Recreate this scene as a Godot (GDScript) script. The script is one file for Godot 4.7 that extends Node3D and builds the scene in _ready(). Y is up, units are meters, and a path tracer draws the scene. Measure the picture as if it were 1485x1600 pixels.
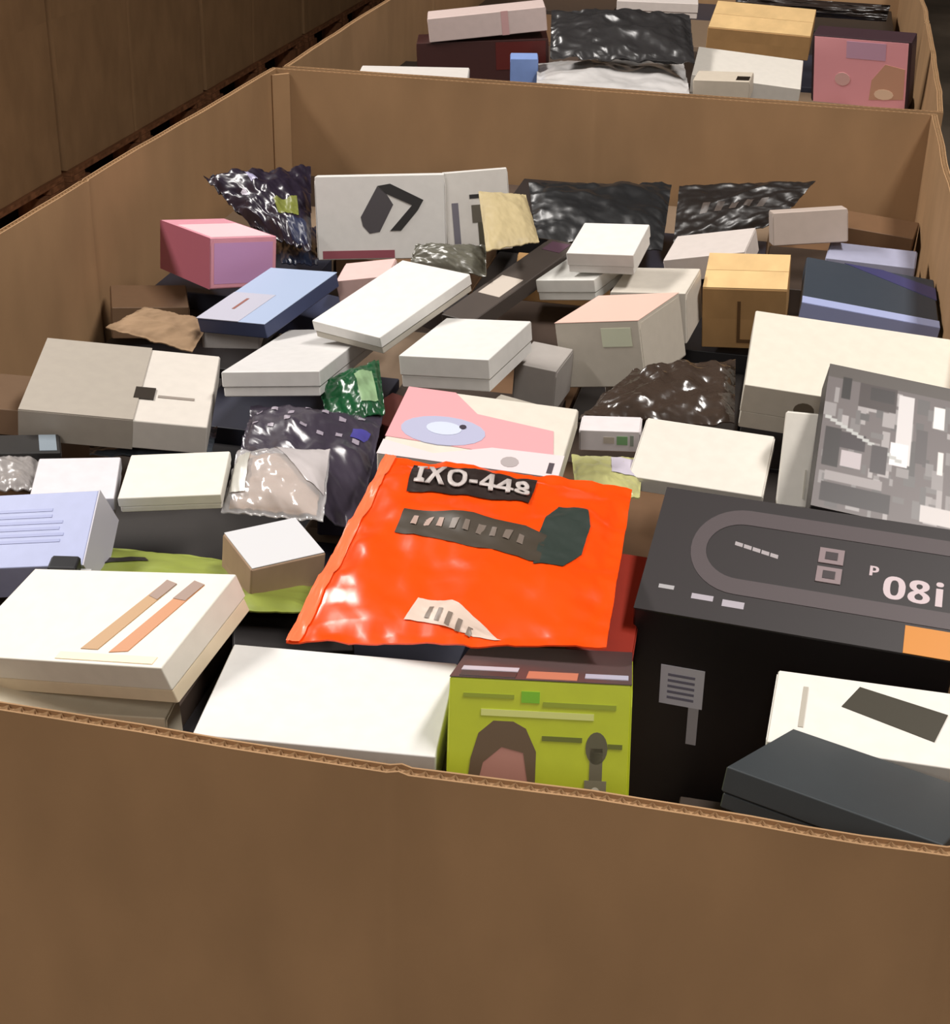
extends Node3D
# Two open bulk bins of mixed retail packages in a warehouse, a row of further bins on pallets to the left.

const RIM := 1.02            # height of the bins' rims above the floor
const BIN_W := 0.977
const BIN_D := 1.661
const WALL_T := 0.008

# centre x y z, turn (pitch, yaw, roll in degrees), size x y z
const BOX := {
	"pink": [-0.3564, 0.9307, -0.2158, -6.81, -45.25, 6.64, 0.1459, 0.0591, 0.0846],
	"icon_a": [-0.19, 0.9498, -0.3538, -12, 11.56, 2.56, 0.1605, 0.1028, 0.03],
	"icon_b": [-0.0797, 0.951, -0.4102, -12.05, 12, 5.9, 0.0827, 0.1007, 0.02],
	"blue": [-0.2436, 0.9265, -0.0783, 6.95, -16.28, 7.22, 0.0929, 0.0172, 0.1426],
	"greysmall": [-0.2894, 0.8866, -0.0858, 0.72, 12.45, -0.12, 0.0631, 0.0227, 0.06],
	"longwhite": [-0.0843, 0.9603, -0.0156, 12.53, -27.1, 4.04, 0.0975, 0.0199, 0.1453],
	"white2": [-0.1606, 0.9179, 0.0568, -10.72, 3.12, 5.35, 0.0973, 0.0248, 0.2429],
	"twotone": [-0.3025, 0.9151, 0.1832, 3.28, 16.06, -6.36, 0.1723, 0.03, 0.1569],
	"white3": [0.0116, 0.9434, 0.0553, -2.05, -8.15, 6.31, 0.0941, 0.0333, 0.128],
	"white4": [-0.1683, 0.9325, 0.3807, 5.85, 13.69, 3.3, 0.0858, 0.0151, 0.0696],
	"lavwhite": [-0.26, 0.915, 0.3811, 4.09, 18.83, -0.64, 0.0705, 0.02, 0.071],
	"lavblue": [-0.2447, 0.9161, 0.4851, 28.83, 9.8, 8.8, 0.1054, 0.0437, 0.0706],
	"bigwhite": [-0.1027, 0.9654, 0.6675, 11.8, -10.42, 13.79, 0.1769, 0.0306, 0.0945],
	"lowerwhite": [-0.1158, 0.9068, 0.7006, 1.92, 5.1, 2.01, 0.1442, 0.05, 0.0275],
	"white5": [0.0683, 0.945, 0.7097, 1.51, 5.38, -0.1, 0.148, 0.05, 0.099],
	"lime": [0.2011, 0.9463, 0.6889, -23.68, 5.32, 2.18, 0.1067, 0.0955, 0.1268],
	"pinkwhite": [0.0788, 0.9701, 0.3127, 7.31, 0.56, -1.89, 0.1505, 0.02, 0.1124],
	"darklong": [0.0037, 0.9207, -0.2266, 7.2, -21.24, -0.17, 0.0409, 0.0188, 0.2356],
	"wa": [0.1114, 0.9696, -0.2439, 9.87, -6.12, 5.46, 0.0788, 0.0253, 0.0793],
	"wb": [0.0831, 0.9297, -0.2506, 1.23, -15.92, 10.6, 0.0751, 0.025, 0.0986],
	"wflap": [0.2202, 0.9204, -0.4078, 2.49, -4.87, 13, 0.1007, 0.03, 0.0911],
	"creamc": [0.1718, 0.9102, -0.2354, 0.48, -5.6, 6.11, 0.0867, 0.06, 0.0902],
	"creamd": [0.1486, 0.9154, -0.0983, -2.1, -15.83, 12.63, 0.0962, 0.0711, 0.1156],
	"kraft": [0.2717, 0.9021, -0.3007, 7.36, 0.41, 3.75, 0.0965, 0.0765, 0.0952],
	"greyback": [0.3337, 0.9395, -0.5049, -10.87, 8.57, 5.91, 0.0934, 0.0419, 0.0399],
	"bluebook": [0.4107, 0.9176, -0.3028, 0.73, -0.19, -5.6, 0.1535, 0.0207, 0.1645],
	"lavback": [0.4169, 0.905, -0.4853, -0.19, -4.22, -0.5, 0.109, 0.02, 0.0723],
	"bigright": [0.3841, 0.95, 0.0483, 14.87, -0.3, -3.66, 0.1942, 0.0519, 0.123],
	"bwbox": [0.4128, 0.985, 0.2939, -67.14, 18.16, -18.63, 0.1162, 0.1623, 0.03],
	"tube": [0.3426, 0.956, 0.2547, -33.04, -0.78, 0.7, 0.0284, 0.0812, 0.0299],
	"smallgreen": [0.1744, 0.9296, 0.1802, -0.39, 3.7, 3.08, 0.0546, 0.0209, 0.0342],
	"flatwhite": [0.2628, 0.9426, 0.248, 10.59, -2.95, -1.34, 0.1131, 0.015, 0.091],
	"black": [0.3508, 0.8864, 0.4771, 15.69, -3.42, -0.71, 0.2143, 0.2153, 0.1272],
	"picwhite": [0.4007, 0.9556, 0.6481, 8.39, -2.78, 1.84, 0.1232, 0.029, 0.0687],
	"slate": [0.3889, 0.9782, 0.7488, -18.66, -20.61, 0.7, 0.1215, 0.0248, 0.1091],
	"b_pinkwhite": [-0.2656, 1.0195, -1.3441, -0.26, 13.24, 6.9, 0.2094, 0.0413, 0.08],
	"b_darkred": [-0.2735, 0.9532, -1.3549, -1.59, 12.15, 3.43, 0.235, 0.0738, 0.1001],
	"b_tan": [0.2143, 0.9983, -1.5436, 9.14, -1.54, -1.63, 0.1856, 0.0439, 0.1505],
	"b_white": [0.2076, 0.9653, -1.2391, 8.48, 0.88, -4.17, 0.1808, 0.05, 0.1379],
	"b_pink": [0.4006, 0.9806, -1.3468, 16.07, -13.09, 1.37, 0.1687, 0.1236, 0.0374],
	"b_blue": [-0.1698, 0.9694, -1.206, 0.16, 11.03, 1.21, 0.0467, 0.0412, 0.05],
	"cardbox": [-0.0547, 0.9102, 0.4655, 6.84, 43.62, -2.09, 0.0639, 0.05, 0.0551],
	"blacksmall": [-0.3473, 0.9001, 0.3116, 0.07, 27.97, -4.94, 0.0665, 0.03, 0.041],
	"charger": [-0.1838, 0.94, 0.5597, 0.15, 14.46, -1.79, 0.0216, 0.02, 0.0193],
	"pinkstrip": [-0.162, 0.9202, -0.1941, 2.5, 4.97, 9.84, 0.0616, 0.03, 0.0574],
	"b_white9": [0.0033, 1.0056, -1.6931, 0.27, 5.61, 0.18, 0.1574, 0.0288, 0.08],
	"b_flat": [-0.2954, 0.993, -0.9334, 0.09, 10.66, 0.49, 0.171, 0.03, 0.0794],
	"b_small": [0.1774, 0.985, -1.1012, 3.53, -2.85, 2.53, 0.0897, 0.03, 0.0583],
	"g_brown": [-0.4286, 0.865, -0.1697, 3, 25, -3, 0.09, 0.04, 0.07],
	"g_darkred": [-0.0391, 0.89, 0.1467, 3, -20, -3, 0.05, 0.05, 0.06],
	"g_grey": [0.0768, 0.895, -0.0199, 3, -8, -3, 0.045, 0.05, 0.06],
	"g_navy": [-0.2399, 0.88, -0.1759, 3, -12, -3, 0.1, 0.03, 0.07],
	"g_bag_edge": [0.2183, 0.935, 0.529, 3, 2, -3, 0.045, 0.05, 0.13],
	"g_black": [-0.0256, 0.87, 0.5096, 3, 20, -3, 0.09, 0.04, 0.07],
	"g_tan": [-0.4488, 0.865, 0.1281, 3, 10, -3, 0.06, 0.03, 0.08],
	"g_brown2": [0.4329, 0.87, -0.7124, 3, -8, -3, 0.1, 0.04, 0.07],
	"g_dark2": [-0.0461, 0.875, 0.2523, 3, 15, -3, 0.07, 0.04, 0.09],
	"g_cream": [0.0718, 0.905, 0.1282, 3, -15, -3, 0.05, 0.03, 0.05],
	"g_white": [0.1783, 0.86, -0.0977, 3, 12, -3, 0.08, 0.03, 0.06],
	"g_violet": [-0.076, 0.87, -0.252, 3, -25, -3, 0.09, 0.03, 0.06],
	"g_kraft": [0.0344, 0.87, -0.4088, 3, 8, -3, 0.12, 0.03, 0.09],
}
# four corners (back left, back right, front right, front left) and thickness
const SOFT := {
	"orange": [0.0255, 0.998, 0.419, 0.2193, 0.992, 0.4163, 0.2333, 1.002, 0.6609, 0.0217, 0.97, 0.6557, 0.024],
	"darkjumble": [-0.4413, 0.97, -0.3966, -0.3209, 0.97, -0.4768, -0.2537, 0.928, -0.2616, -0.3482, 0.922, -0.3348, 0.035],
	"darkjumble2": [-0.3609, 0.895, -0.4339, -0.3107, 0.895, -0.4609, -0.2535, 0.902, -0.2874, -0.3001, 0.9, -0.2853, 0.012],
	"creampouch": [-0.0677, 0.99, -0.3584, -0.009, 0.99, -0.3615, 0.0297, 0.97, -0.2441, -0.0227, 0.97, -0.1938, 0.02],
	"greenpouch": [-0.1189, 0.93, 0.1397, -0.0755, 0.935, 0.0746, -0.0406, 0.925, 0.1787, -0.0859, 0.92, 0.21, 0.02],
	"darkprint": [-0.175, 0.915, 0.1776, -0.0448, 0.92, 0.168, -0.0003, 0.92, 0.41, -0.1509, 0.905, 0.281, 0.025],
	"clearbag": [-0.137, 0.935, 0.3152, -0.0498, 0.95, 0.3221, -0.0257, 0.935, 0.4231, -0.1217, 0.92, 0.4012, 0.03],
	"limeflat": [-0.2299, 0.9, 0.4492, -0.0259, 0.9, 0.4424, -0.0076, 0.908, 0.5162, -0.1933, 0.9, 0.5553, 0.012],
	"greyitem": [-0.3847, 0.905, 0.33, -0.3302, 0.905, 0.3111, -0.2978, 0.91, 0.3843, -0.3478, 0.91, 0.3977, 0.015],
	"slatebag": [-0.3464, 0.87, 0.1769, -0.2264, 0.87, 0.1378, -0.2008, 0.88, 0.2214, -0.3114, 0.88, 0.2512, 0.012],
	"brownbag": [0.1711, 0.92, 0.0085, 0.2746, 0.935, -0.0177, 0.2831, 0.92, 0.105, 0.135, 0.91, 0.1112, 0.03],
	"blackbag": [-0.048, 0.94, -0.599, 0.1458, 0.945, -0.6295, 0.1559, 0.91, -0.4403, -0.0112, 0.905, -0.4633, 0.03],
	"darkbox2": [0.1581, 0.95, -0.6078, 0.3381, 0.95, -0.6865, 0.294, 0.915, -0.5851, 0.1648, 0.905, -0.4926, 0.015],
	"greenish": [-0.1233, 0.945, -0.2656, -0.0391, 0.95, -0.2741, -0.0246, 0.935, -0.2073, -0.1234, 0.93, -0.2351, 0.02],
	"kraftmail": [-0.4032, 0.91, 0.0042, -0.3811, 0.915, -0.0553, -0.3158, 0.895, -0.0831, -0.3019, 0.895, 0.0109, 0.012],
	"limebit": [0.1482, 0.935, 0.2479, 0.2106, 0.935, 0.2392, 0.2178, 0.94, 0.3249, 0.1657, 0.945, 0.3369, 0.012],
	"b_darkbag": [-0.1391, 1.055, -1.2829, 0.0961, 1.055, -1.3287, 0.1248, 1.005, -1.1557, -0.1143, 1.005, -1.1398, 0.04],
	"b_whitebag": [-0.1597, 0.965, -1.2801, 0.0868, 0.965, -1.3883, 0.1287, 0.975, -1.0512, -0.1083, 0.975, -0.9825, 0.024],
	"b_darkbits": [0.1545, 1.04, -1.6649, 0.4442, 1.04, -1.6502, 0.4402, 1.01, -1.6472, 0.1577, 1.01, -1.6608, 0.04],
}
# x, z, width, depth, top below the rim
const BURIED := [
	[-0.3796, -0.7258, 0.1858, 0.1774, -0.1573],
	[-0.3796, -0.5443, 0.1858, 0.1774, -0.1503],
	[-0.3796, -0.3629, 0.1858, 0.1774, -0.1651],
	[-0.3796, -0.1814, 0.1858, 0.1774, -0.1856],
	[-0.3796, -0, 0.1858, 0.1774, -0.1958],
	[-0.3796, 0.1814, 0.1858, 0.1774, -0.1889],
	[-0.3796, 0.3629, 0.1858, 0.1774, -0.175],
	[-0.3796, 0.5443, 0.1858, 0.1774, -0.1561],
	[-0.3796, 0.7258, 0.1858, 0.1774, -0.1551],
	[-0.1898, -0.7258, 0.1858, 0.1774, -0.1453],
	[-0.1898, -0.5443, 0.1858, 0.1774, -0.1621],
	[-0.1898, -0.3629, 0.1858, 0.1774, -0.1872],
	[-0.1898, -0.1814, 0.1858, 0.1774, -0.1858],
	[-0.1898, -0, 0.1858, 0.1774, -0.1729],
	[-0.1898, 0.1814, 0.1858, 0.1774, -0.1895],
	[-0.1898, 0.3629, 0.1858, 0.1774, -0.162],
	[-0.1898, 0.5443, 0.1858, 0.1774, -0.18],
	[-0.1898, 0.7258, 0.1858, 0.1774, -0.173],
	[0, -0.7258, 0.1858, 0.1774, -0.1343],
	[0, -0.5443, 0.1858, 0.1774, -0.1927],
	[0, -0.3629, 0.1858, 0.1774, -0.1956],
	[0, -0.1814, 0.1858, 0.1774, -0.2012],
	[0, -0, 0.1858, 0.1774, -0.1766],
	[0, 0.1814, 0.1858, 0.1774, -0.1771],
	[0, 0.3629, 0.1858, 0.1774, -0.1881],
	[0, 0.5443, 0.1858, 0.1774, -0.1929],
	[0, 0.7258, 0.1858, 0.1774, -0.1602],
	[0.1898, -0.7258, 0.1858, 0.1774, -0.1578],
	[0.1898, -0.5443, 0.1858, 0.1774, -0.1445],
	[0.1898, -0.3629, 0.1858, 0.1774, -0.1757],
	[0.1898, -0.1814, 0.1858, 0.1774, -0.1983],
	[0.1898, -0, 0.1858, 0.1774, -0.2019],
	[0.1898, 0.1814, 0.1858, 0.1774, -0.1647],
	[0.1898, 0.3629, 0.1858, 0.1774, -0.2772],
	[0.1898, 0.5443, 0.1858, 0.1774, -0.2677],
	[0.1898, 0.7258, 0.1858, 0.1774, -0.1766],
	[0.3796, -0.7258, 0.1858, 0.1774, -0.1931],
	[0.3796, -0.5443, 0.1858, 0.1774, -0.1499],
	[0.3796, -0.3629, 0.1858, 0.1774, -0.1833],
	[0.3796, -0.1814, 0.1858, 0.1774, -0.1755],
	[0.3796, -0, 0.1858, 0.1774, -0.1498],
	[0.3796, 0.1814, 0.1858, 0.1774, -0.1521],
	[0.3796, 0.3629, 0.1858, 0.1774, -0.2654],
	[0.3796, 0.5443, 0.1858, 0.1774, -0.2735],
	[0.3796, 0.7258, 0.1858, 0.1774, -0.1399],
]

var used := {}
var mats := {}
var meshes := {}
var grain_image: Image
var tex_paper: ImageTexture
var tex_kraft: ImageTexture
var tex_concrete: ImageTexture
var tex_wood: ImageTexture
var tex_plain: ImageTexture

# ------------------------------------------------------------------ helpers
func numbered(called: String) -> String:
	if not used.has(called):
		used[called] = 0
		return called
	used[called] += 1
	return "%s_%03d" % [called, used[called]]

func tag(o: Node, label: String, category: String, group := "") -> void:
	o.set_meta("label", label)
	o.set_meta("category", category)
	if group != "":
		o.set_meta("group", group)

func thing(called: String, label: String, category: String, at := Vector3.ZERO, turn := Vector3.ZERO, group := "") -> Node3D:
	var o := Node3D.new()
	o.name = numbered(called)
	add_child(o)
	o.position = at
	o.rotation_degrees = turn
	tag(o, label, category, group)
	return o

func part(called: String, mesh: Mesh, m: Material, parent: Node, at := Vector3.ZERO) -> MeshInstance3D:
	var o := MeshInstance3D.new()
	o.name = called
	o.mesh = mesh
	o.material_override = m
	o.cast_shadow = GeometryInstance3D.SHADOW_CASTING_SETTING_ON
	o.position = at
	parent.add_child(o, true)
	return o

func struct(called: String, size: Vector3, at: Vector3, m: Material) -> MeshInstance3D:
	var b := BoxMesh.new()
	b.size = size
	var o := part(called, b, m, self, at)
	o.set_meta("kind", "structure")
	return o

func ramp_image(n: FastNoiseLite, size: int, dark: float, light: float, squash := 1) -> ImageTexture:
	var src := n.get_seamless_image(size, size)
	var im := Image.create(size, size, false, Image.FORMAT_RGB8)
	for y in size:
		for x in size:
			var v := src.get_pixel(x, (y / squash) % size).r
			var k := lerpf(dark, light, v)
			im.set_pixel(x, y, Color(k, k, k))
	return ImageTexture.create_from_image(im)

func make_textures() -> void:
	var n := FastNoiseLite.new()
	n.seed = 11
	n.frequency = 0.05
	n.fractal_octaves = 5
	tex_paper = ramp_image(n, 128, 0.97, 1.0)
	n.seed = 5
	n.frequency = 0.02
	n.fractal_octaves = 6
	tex_kraft = ramp_image(n, 256, 0.90, 1.0, 2)
	n.seed = 21
	n.frequency = 0.012
	tex_concrete = ramp_image(n, 256, 0.6, 1.0)
	n.seed = 31
	n.frequency = 0.03
	tex_wood = ramp_image(n, 256, 0.65, 1.0, 16)

func mat(called: String, c: Color, rough := 0.5, tex: Texture2D = null, scale := 6.0, spec := 0.5) -> StandardMaterial3D:
	if mats.has(called):
		return mats[called]
	var m := StandardMaterial3D.new()
	m.albedo_color = c
	m.roughness = rough
	m.metallic_specular = spec
	if tex:
		m.albedo_texture = tex
		m.uv1_triplanar = true
		m.uv1_scale = Vector3.ONE * scale
	mats[called] = m
	return m

# printing board is never pure white: pale stocks reflect a little less than their nominal colour
func stock(hex: String) -> Color:
	var c := Color(hex)
	return c.darkened(0.08) if minf(c.r, minf(c.g, c.b)) > 0.72 else c

func card(hex: String, rough := 0.5) -> StandardMaterial3D:      # coated board of one colour
	return mat("card" + hex + str(rough), stock(hex), rough, tex_paper, 8.0)

func ink(hex: String) -> StandardMaterial3D:
	return mat("ink" + hex, stock(hex), 0.45)

func film(hex: String, rough := 0.3) -> StandardMaterial3D:      # plastic film
	var m := mat("film" + hex, stock(hex), rough, tex_paper, 6.0)
	m.clearcoat_enabled = true
	m.clearcoat = 0.3
	m.clearcoat_roughness = 0.25
	return m

# a box whose edges are rounded by a small bevel
func bevel(d: Vector3, r := 0.0012) -> ArrayMesh:
	var key := "%.4f %.4f %.4f %.4f" % [d.x, d.y, d.z, r]
	if meshes.has(key):
		return meshes[key]
	var h := d / 2.0
	r = minf(r, minf(h.x, minf(h.y, h.z)) * 0.4)
	var st := SurfaceTool.new()
	st.begin(Mesh.PRIMITIVE_TRIANGLES)
	var vert := func(s: Vector3, a: int) -> Array:
		var p := Vector3(s.x * (h.x - r), s.y * (h.y - r), s.z * (h.z - r))
		p[a] = s[a] * h[a]
		var nn := Vector3.ZERO
		nn[a] = s[a]
		return [p, nn]
	var poly := func(vs: Array) -> void:
		var c := Vector3.ZERO
		for v in vs:
			c += v[0]
		var g: Vector3 = (vs[1][0] - vs[0][0]).cross(vs[2][0] - vs[0][0])
		var order := vs.duplicate()
		if g.dot(c) > 0.0:
			order.reverse()
		for i in range(1, order.size() - 1):
			for v in [order[0], order[i], order[i + 1]]:
				st.set_normal(v[1])
				st.add_vertex(v[0])
	for a in 3:
		var b := (a + 1) % 3
		var c := (a + 2) % 3
		for s in [-1.0, 1.0]:
			var q := []
			for k in [[-1.0, -1.0], [1.0, -1.0], [1.0, 1.0], [-1.0, 1.0]]:
				var sg := Vector3.ZERO
				sg[a] = s
				sg[b] = k[0]
				sg[c] = k[1]
				q.append(vert.call(sg, a))
			poly.call(q)
			for t in [-1.0, 1.0]:                                  # the edge between faces a and b
				var lo := Vector3.ZERO
				lo[a] = s
				lo[b] = t
				lo[c] = -1.0
				var hi := lo
				hi[c] = 1.0
				poly.call([vert.call(lo, a), vert.call(hi, a), vert.call(hi, b), vert.call(lo, b)])
	for sx in [-1.0, 1.0]:
		for sy in [-1.0, 1.0]:
			for sz in [-1.0, 1.0]:
				var sg := Vector3(sx, sy, sz)
				poly.call([vert.call(sg, 0), vert.call(sg, 1), vert.call(sg, 2)])
	var m := st.commit()
	meshes[key] = m
	return m

# frame of a carton's face: origin at its lower left seen from outside, then right, up, out, width, height
func face(d: Vector3, which: String) -> Array:
	match which:
		"top":
			return [Vector3(-d.x, d.y, d.z) / 2, Vector3.RIGHT, Vector3.FORWARD, Vector3.UP, d.x, d.z]
		"front":
			return [Vector3(-d.x, -d.y, d.z) / 2, Vector3.RIGHT, Vector3.UP, Vector3.BACK, d.x, d.y]
		"right":
			return [Vector3(d.x, -d.y, d.z) / 2, Vector3.FORWARD, Vector3.UP, Vector3.RIGHT, d.z, d.y]
		_:
			return [Vector3(-d.x, -d.y, -d.z) / 2, Vector3.BACK, Vector3.UP, Vector3.LEFT, d.z, d.y]

# a thin printed or glued piece on a face; points are fractions of the face, counter-clockwise seen from outside
func patch(parent: Node3D, called: String, d: Vector3, which: String, pts: Array, m: Material, lift := 0.0005) -> MeshInstance3D:
	var f := face(d, which)
	var flat := PackedVector2Array()
	for p in pts:
		flat.append(Vector2(p[0] * f[4], p[1] * f[5]))
	if Geometry2D.is_polygon_clockwise(flat):
		flat.reverse()
	var lo := flat[0]
	var hi := flat[0]
	for p in flat:
		lo = lo.min(p)
		hi = hi.max(p)
	var st := SurfaceTool.new()
	st.begin(Mesh.PRIMITIVE_TRIANGLES)
	var at := func(p: Vector2, up: float) -> Vector3:
		return f[0] + f[1] * p.x + f[2] * p.y + f[3] * up
	var idx := Geometry2D.triangulate_polygon(flat)
	for t in range(0, idx.size(), 3):
		var tri := [flat[idx[t]], flat[idx[t + 1]], flat[idx[t + 2]]]
		if (tri[1] - tri[0]).cross(tri[2] - tri[0]) > 0.0:
			tri.reverse()
		for p in tri:
			st.set_normal(f[3])
			st.set_uv(Vector2((p.x - lo.x) / (hi.x - lo.x), 1.0 - (p.y - lo.y) / (hi.y - lo.y)))
			st.add_vertex(at.call(p, lift))
	for i in flat.size():
		var a := flat[i]
		var b := flat[(i + 1) % flat.size()]
		var out2 := (b - a).orthogonal().normalized()
		var nn: Vector3 = f[1] * -out2.x + f[2] * -out2.y
		for v in [[a, lift], [a, -0.0002], [b, lift], [b, lift], [a, -0.0002], [b, -0.0002]]:
			st.set_normal(nn)
			st.set_uv(Vector2.ZERO)
			st.add_vertex(at.call(v[0], v[1]))
	return part(called, st.commit(), m, parent)

func rect(x0: float, y0: float, x1: float, y1: float) -> Array:
	return [[x0, y0], [x1, y0], [x1, y1], [x0, y1]]

func oval(cx: float, cy: float, rx: float, ry: float, n := 20) -> Array:
	var a := []
	for i in n:
		a.append([cx + rx * cos(TAU * i / n), cy + ry * sin(TAU * i / n)])
	return a

func text_mesh(words: String, size: float) -> TextMesh:
	var t := TextMesh.new()
	var fnt := SystemFont.new()
	fnt.font_names = PackedStringArray(["Droid Sans"])
	fnt.font_weight = 700
	t.font = fnt
	t.text = words
	t.font_size = 48
	t.pixel_size = size / 36.0
	t.depth = 0.0004
	t.curve_step = 2.0
	return t

# lettering on a face, its centre as fractions, its capital height in metres
func words(parent: Node3D, what: String, d: Vector3, which: String, cx: float, cy: float, size: float, m: Material, turn := 0.0, lift := 0.0004) -> void:
	var f := face(d, which)
	var o := part("lettering", text_mesh(what, size), m, parent)
	o.transform = Transform3D(Basis(f[1], f[2], f[3]) * Basis(Vector3.BACK, turn), f[0] + f[1] * (cx * f[4]) + f[2] * (cy * f[5]) + f[3] * lift)

# rows of short printed bars that stand for print too fine to read
func print_lines(parent: Node3D, d: Vector3, which: String, x0: float, y0: float, x1: float, y1: float, rows: int, m: Material, sd := 1) -> void:
	var rng := RandomNumberGenerator.new()
	rng.seed = sd
	var step := (y1 - y0) / rows
	for i in rows:
		var e := lerpf(x0, x1, rng.randf_range(0.6, 1.0))
		patch(parent, "print_line", d, which, rect(x0, y0 + step * (i + 0.25), e, y0 + step * (i + 0.7)), m, 0.0003)

# ------------------------------------------------------------------ cartons
# style "lid": a lift-off lid over a tray; "tuck": a folded carton with tuck flaps; "shut": a shipping carton with two flaps and tape
func carton(key: String, called: String, label: String, category: String, style: String, m: Material, group := "", m2: Material = null) -> Array:
	var b: Array = BOX[key]
	var d := Vector3(b[6], b[7], b[8])
	var o := thing(called, label, category, Vector3(b[0], b[1], b[2]), Vector3(b[3], b[4], b[5]), group)
	fill_carton(o, d, style, m, m2 if m2 else m)
	return [o, d]

func fill_carton(o: Node3D, d: Vector3, style: String, m: Material, m2: Material) -> void:
	if style == "lid":
		var hl := d.y * 0.62
		part("lid", bevel(Vector3(d.x, hl, d.z)), m, o, Vector3(0, (d.y - hl) / 2, 0))
		part("tray", bevel(Vector3(d.x - 0.002, d.y - hl, d.z - 0.002)), m2, o, Vector3(0, -hl / 2, 0))
	elif style == "tuck":
		part("body", bevel(d), m, o)
		for s in ["right", "left"]:
			patch(o, "tuck_flap", d, s, [[0.015, 0.03], [0.985, 0.03], [0.985, 0.86], [0.95, 0.95], [0.05, 0.95], [0.015, 0.86]], m2, 0.0005)
	elif style == "shut":
		part("body", bevel(d), m, o)
		patch(o, "flap", d, "top", rect(0.005, 0.01, 0.995, 0.495), m2, 0.0012)
		patch(o, "flap", d, "top", rect(0.005, 0.505, 0.995, 0.99), m2, 0.0012)
	else:
		part("body", bevel(d, 0.0018), m, o)

# ------------------------------------------------------------------ soft packs
func soft(key: String, crinkle: float, seal: float, sd: int) -> Dictionary:
	var b: Array = SOFT[key]
	var n := FastNoiseLite.new()
	n.seed = sd
	n.frequency = 1.0
	n.fractal_type = FastNoiseLite.FRACTAL_RIDGED
	n.fractal_octaves = 2
	var n2 := FastNoiseLite.new()
	n2.seed = sd + 7
	n2.frequency = 1.0
	var c := []
	var mid := Vector3.ZERO
	for i in 4:
		var v := Vector3(b[i * 3], b[i * 3 + 1], b[i * 3 + 2])
		c.append(v)
		mid += v / 4.0
	for i in 4:
		c[i] -= mid
	var up: Vector3 = (c[1] - c[0] + c[2] - c[3]).cross(c[0] - c[3] + c[1] - c[2]).normalized()
	return {"c": c, "mid": mid, "up": up, "t": b[12], "n": n, "n2": n2, "amp": crinkle, "seal": seal}

func pill(x: float, seal: float) -> float:
	var k := clampf((x - seal) / (1.0 - 2.0 * seal), 0.0, 1.0)
	return pow(sin(PI * k), 0.45) if k > 0.0 and k < 1.0 else 0.0

func soft_point(s: Dictionary, u: float, v: float, side: float, lift := 0.0) -> Vector3:
	var c: Array = s.c
	var p: Vector3 = c[0].lerp(c[1], u).lerp(c[3].lerp(c[2], u), v)
	var k := pill(u, s.seal) * pill(v, s.seal)
	var cr: float = s.n.get_noise_2d(u * 1.5, v * 1.5) * s.amp * 0.6 + s.n2.get_noise_2d(u * 2.0 + 9.0, v * 2.0) * s.amp * 0.9
	var edge: float = s.n2.get_noise_2d(u * 5.0, v * 5.0 + 20.0) * s.amp * 0.6
	var off: float = (s.t * 0.5 * k + 0.0006 + cr * k * 0.8) * side if side > 0.0 else -(s.t * 0.42 * k + 0.0006)
	return p + s.up * (off + edge * (1.0 - k) + lift)

func soft_mesh(s: Dictionary, nu := 44, nv := 44) -> ArrayMesh:
	var st := SurfaceTool.new()
	st.begin(Mesh.PRIMITIVE_TRIANGLES)
	for side in [1.0, -1.0]:
		for i in nu:
			for j in nv:
				var u0 := float(i) / nu
				var u1 := float(i + 1) / nu
				var v0 := float(j) / nv
				var v1 := float(j + 1) / nv
				var q := [[u0, v0], [u1, v0], [u1, v1], [u0, v0], [u1, v1], [u0, v1]]
				if side < 0.0:
					q.reverse()
				for k in q:
					st.set_smooth_group(0 if side > 0.0 else 1)
					st.set_uv(Vector2(k[0], k[1]))
					st.add_vertex(soft_point(s, k[0], k[1], side))
	for e in 4:
		var n := nu if e % 2 == 0 else nv
		for i in n:
			var a := float(i) / n
			var b := float(i + 1) / n
			var ends := [[a, b]]
			var pa: Array = [[a, 0.0], [1.0, a], [1.0 - a, 1.0], [0.0, 1.0 - a]][e]
			var pb: Array = [[b, 0.0], [1.0, b], [1.0 - b, 1.0], [0.0, 1.0 - b]][e]
			for w in [[pa, 1.0], [pa, -1.0], [pb, 1.0], [pb, 1.0], [pa, -1.0], [pb, -1.0]]:
				st.set_smooth_group(2)
				st.set_uv(Vector2(w[0][0], w[0][1]))
				st.add_vertex(soft_point(s, w[0][0], w[0][1], w[1]))
	st.generate_normals()
	return st.commit()

# a printed or glued piece that follows a soft pack's surface: a quad of (u, v) corners
func soft_patch(parent: Node3D, called: String, s: Dictionary, q: Array, m: Material, n := 14, lift := 0.0007) -> MeshInstance3D:
	var st := SurfaceTool.new()
	st.begin(Mesh.PRIMITIVE_TRIANGLES)
	var at := func(i: float, j: float) -> Vector3:
		var a: Vector2 = Vector2(q[0][0], q[0][1]).lerp(Vector2(q[1][0], q[1][1]), i)
		var b: Vector2 = Vector2(q[3][0], q[3][1]).lerp(Vector2(q[2][0], q[2][1]), i)
		var p := a.lerp(b, j)
		return soft_point(s, p.x, p.y, 1.0, lift)
	for i in n:
		for j in n:
			for k in [[0, 0], [1, 0], [1, 1], [0, 0], [1, 1], [0, 1]]:
				var x := float(i + k[0]) / n
				var y := float(j + k[1]) / n
				st.set_smooth_group(0)
				st.set_uv(Vector2(x, y))
				st.add_vertex(at.call(x, y))
	st.generate_normals()
	return part(called, st.commit(), m, parent)

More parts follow.
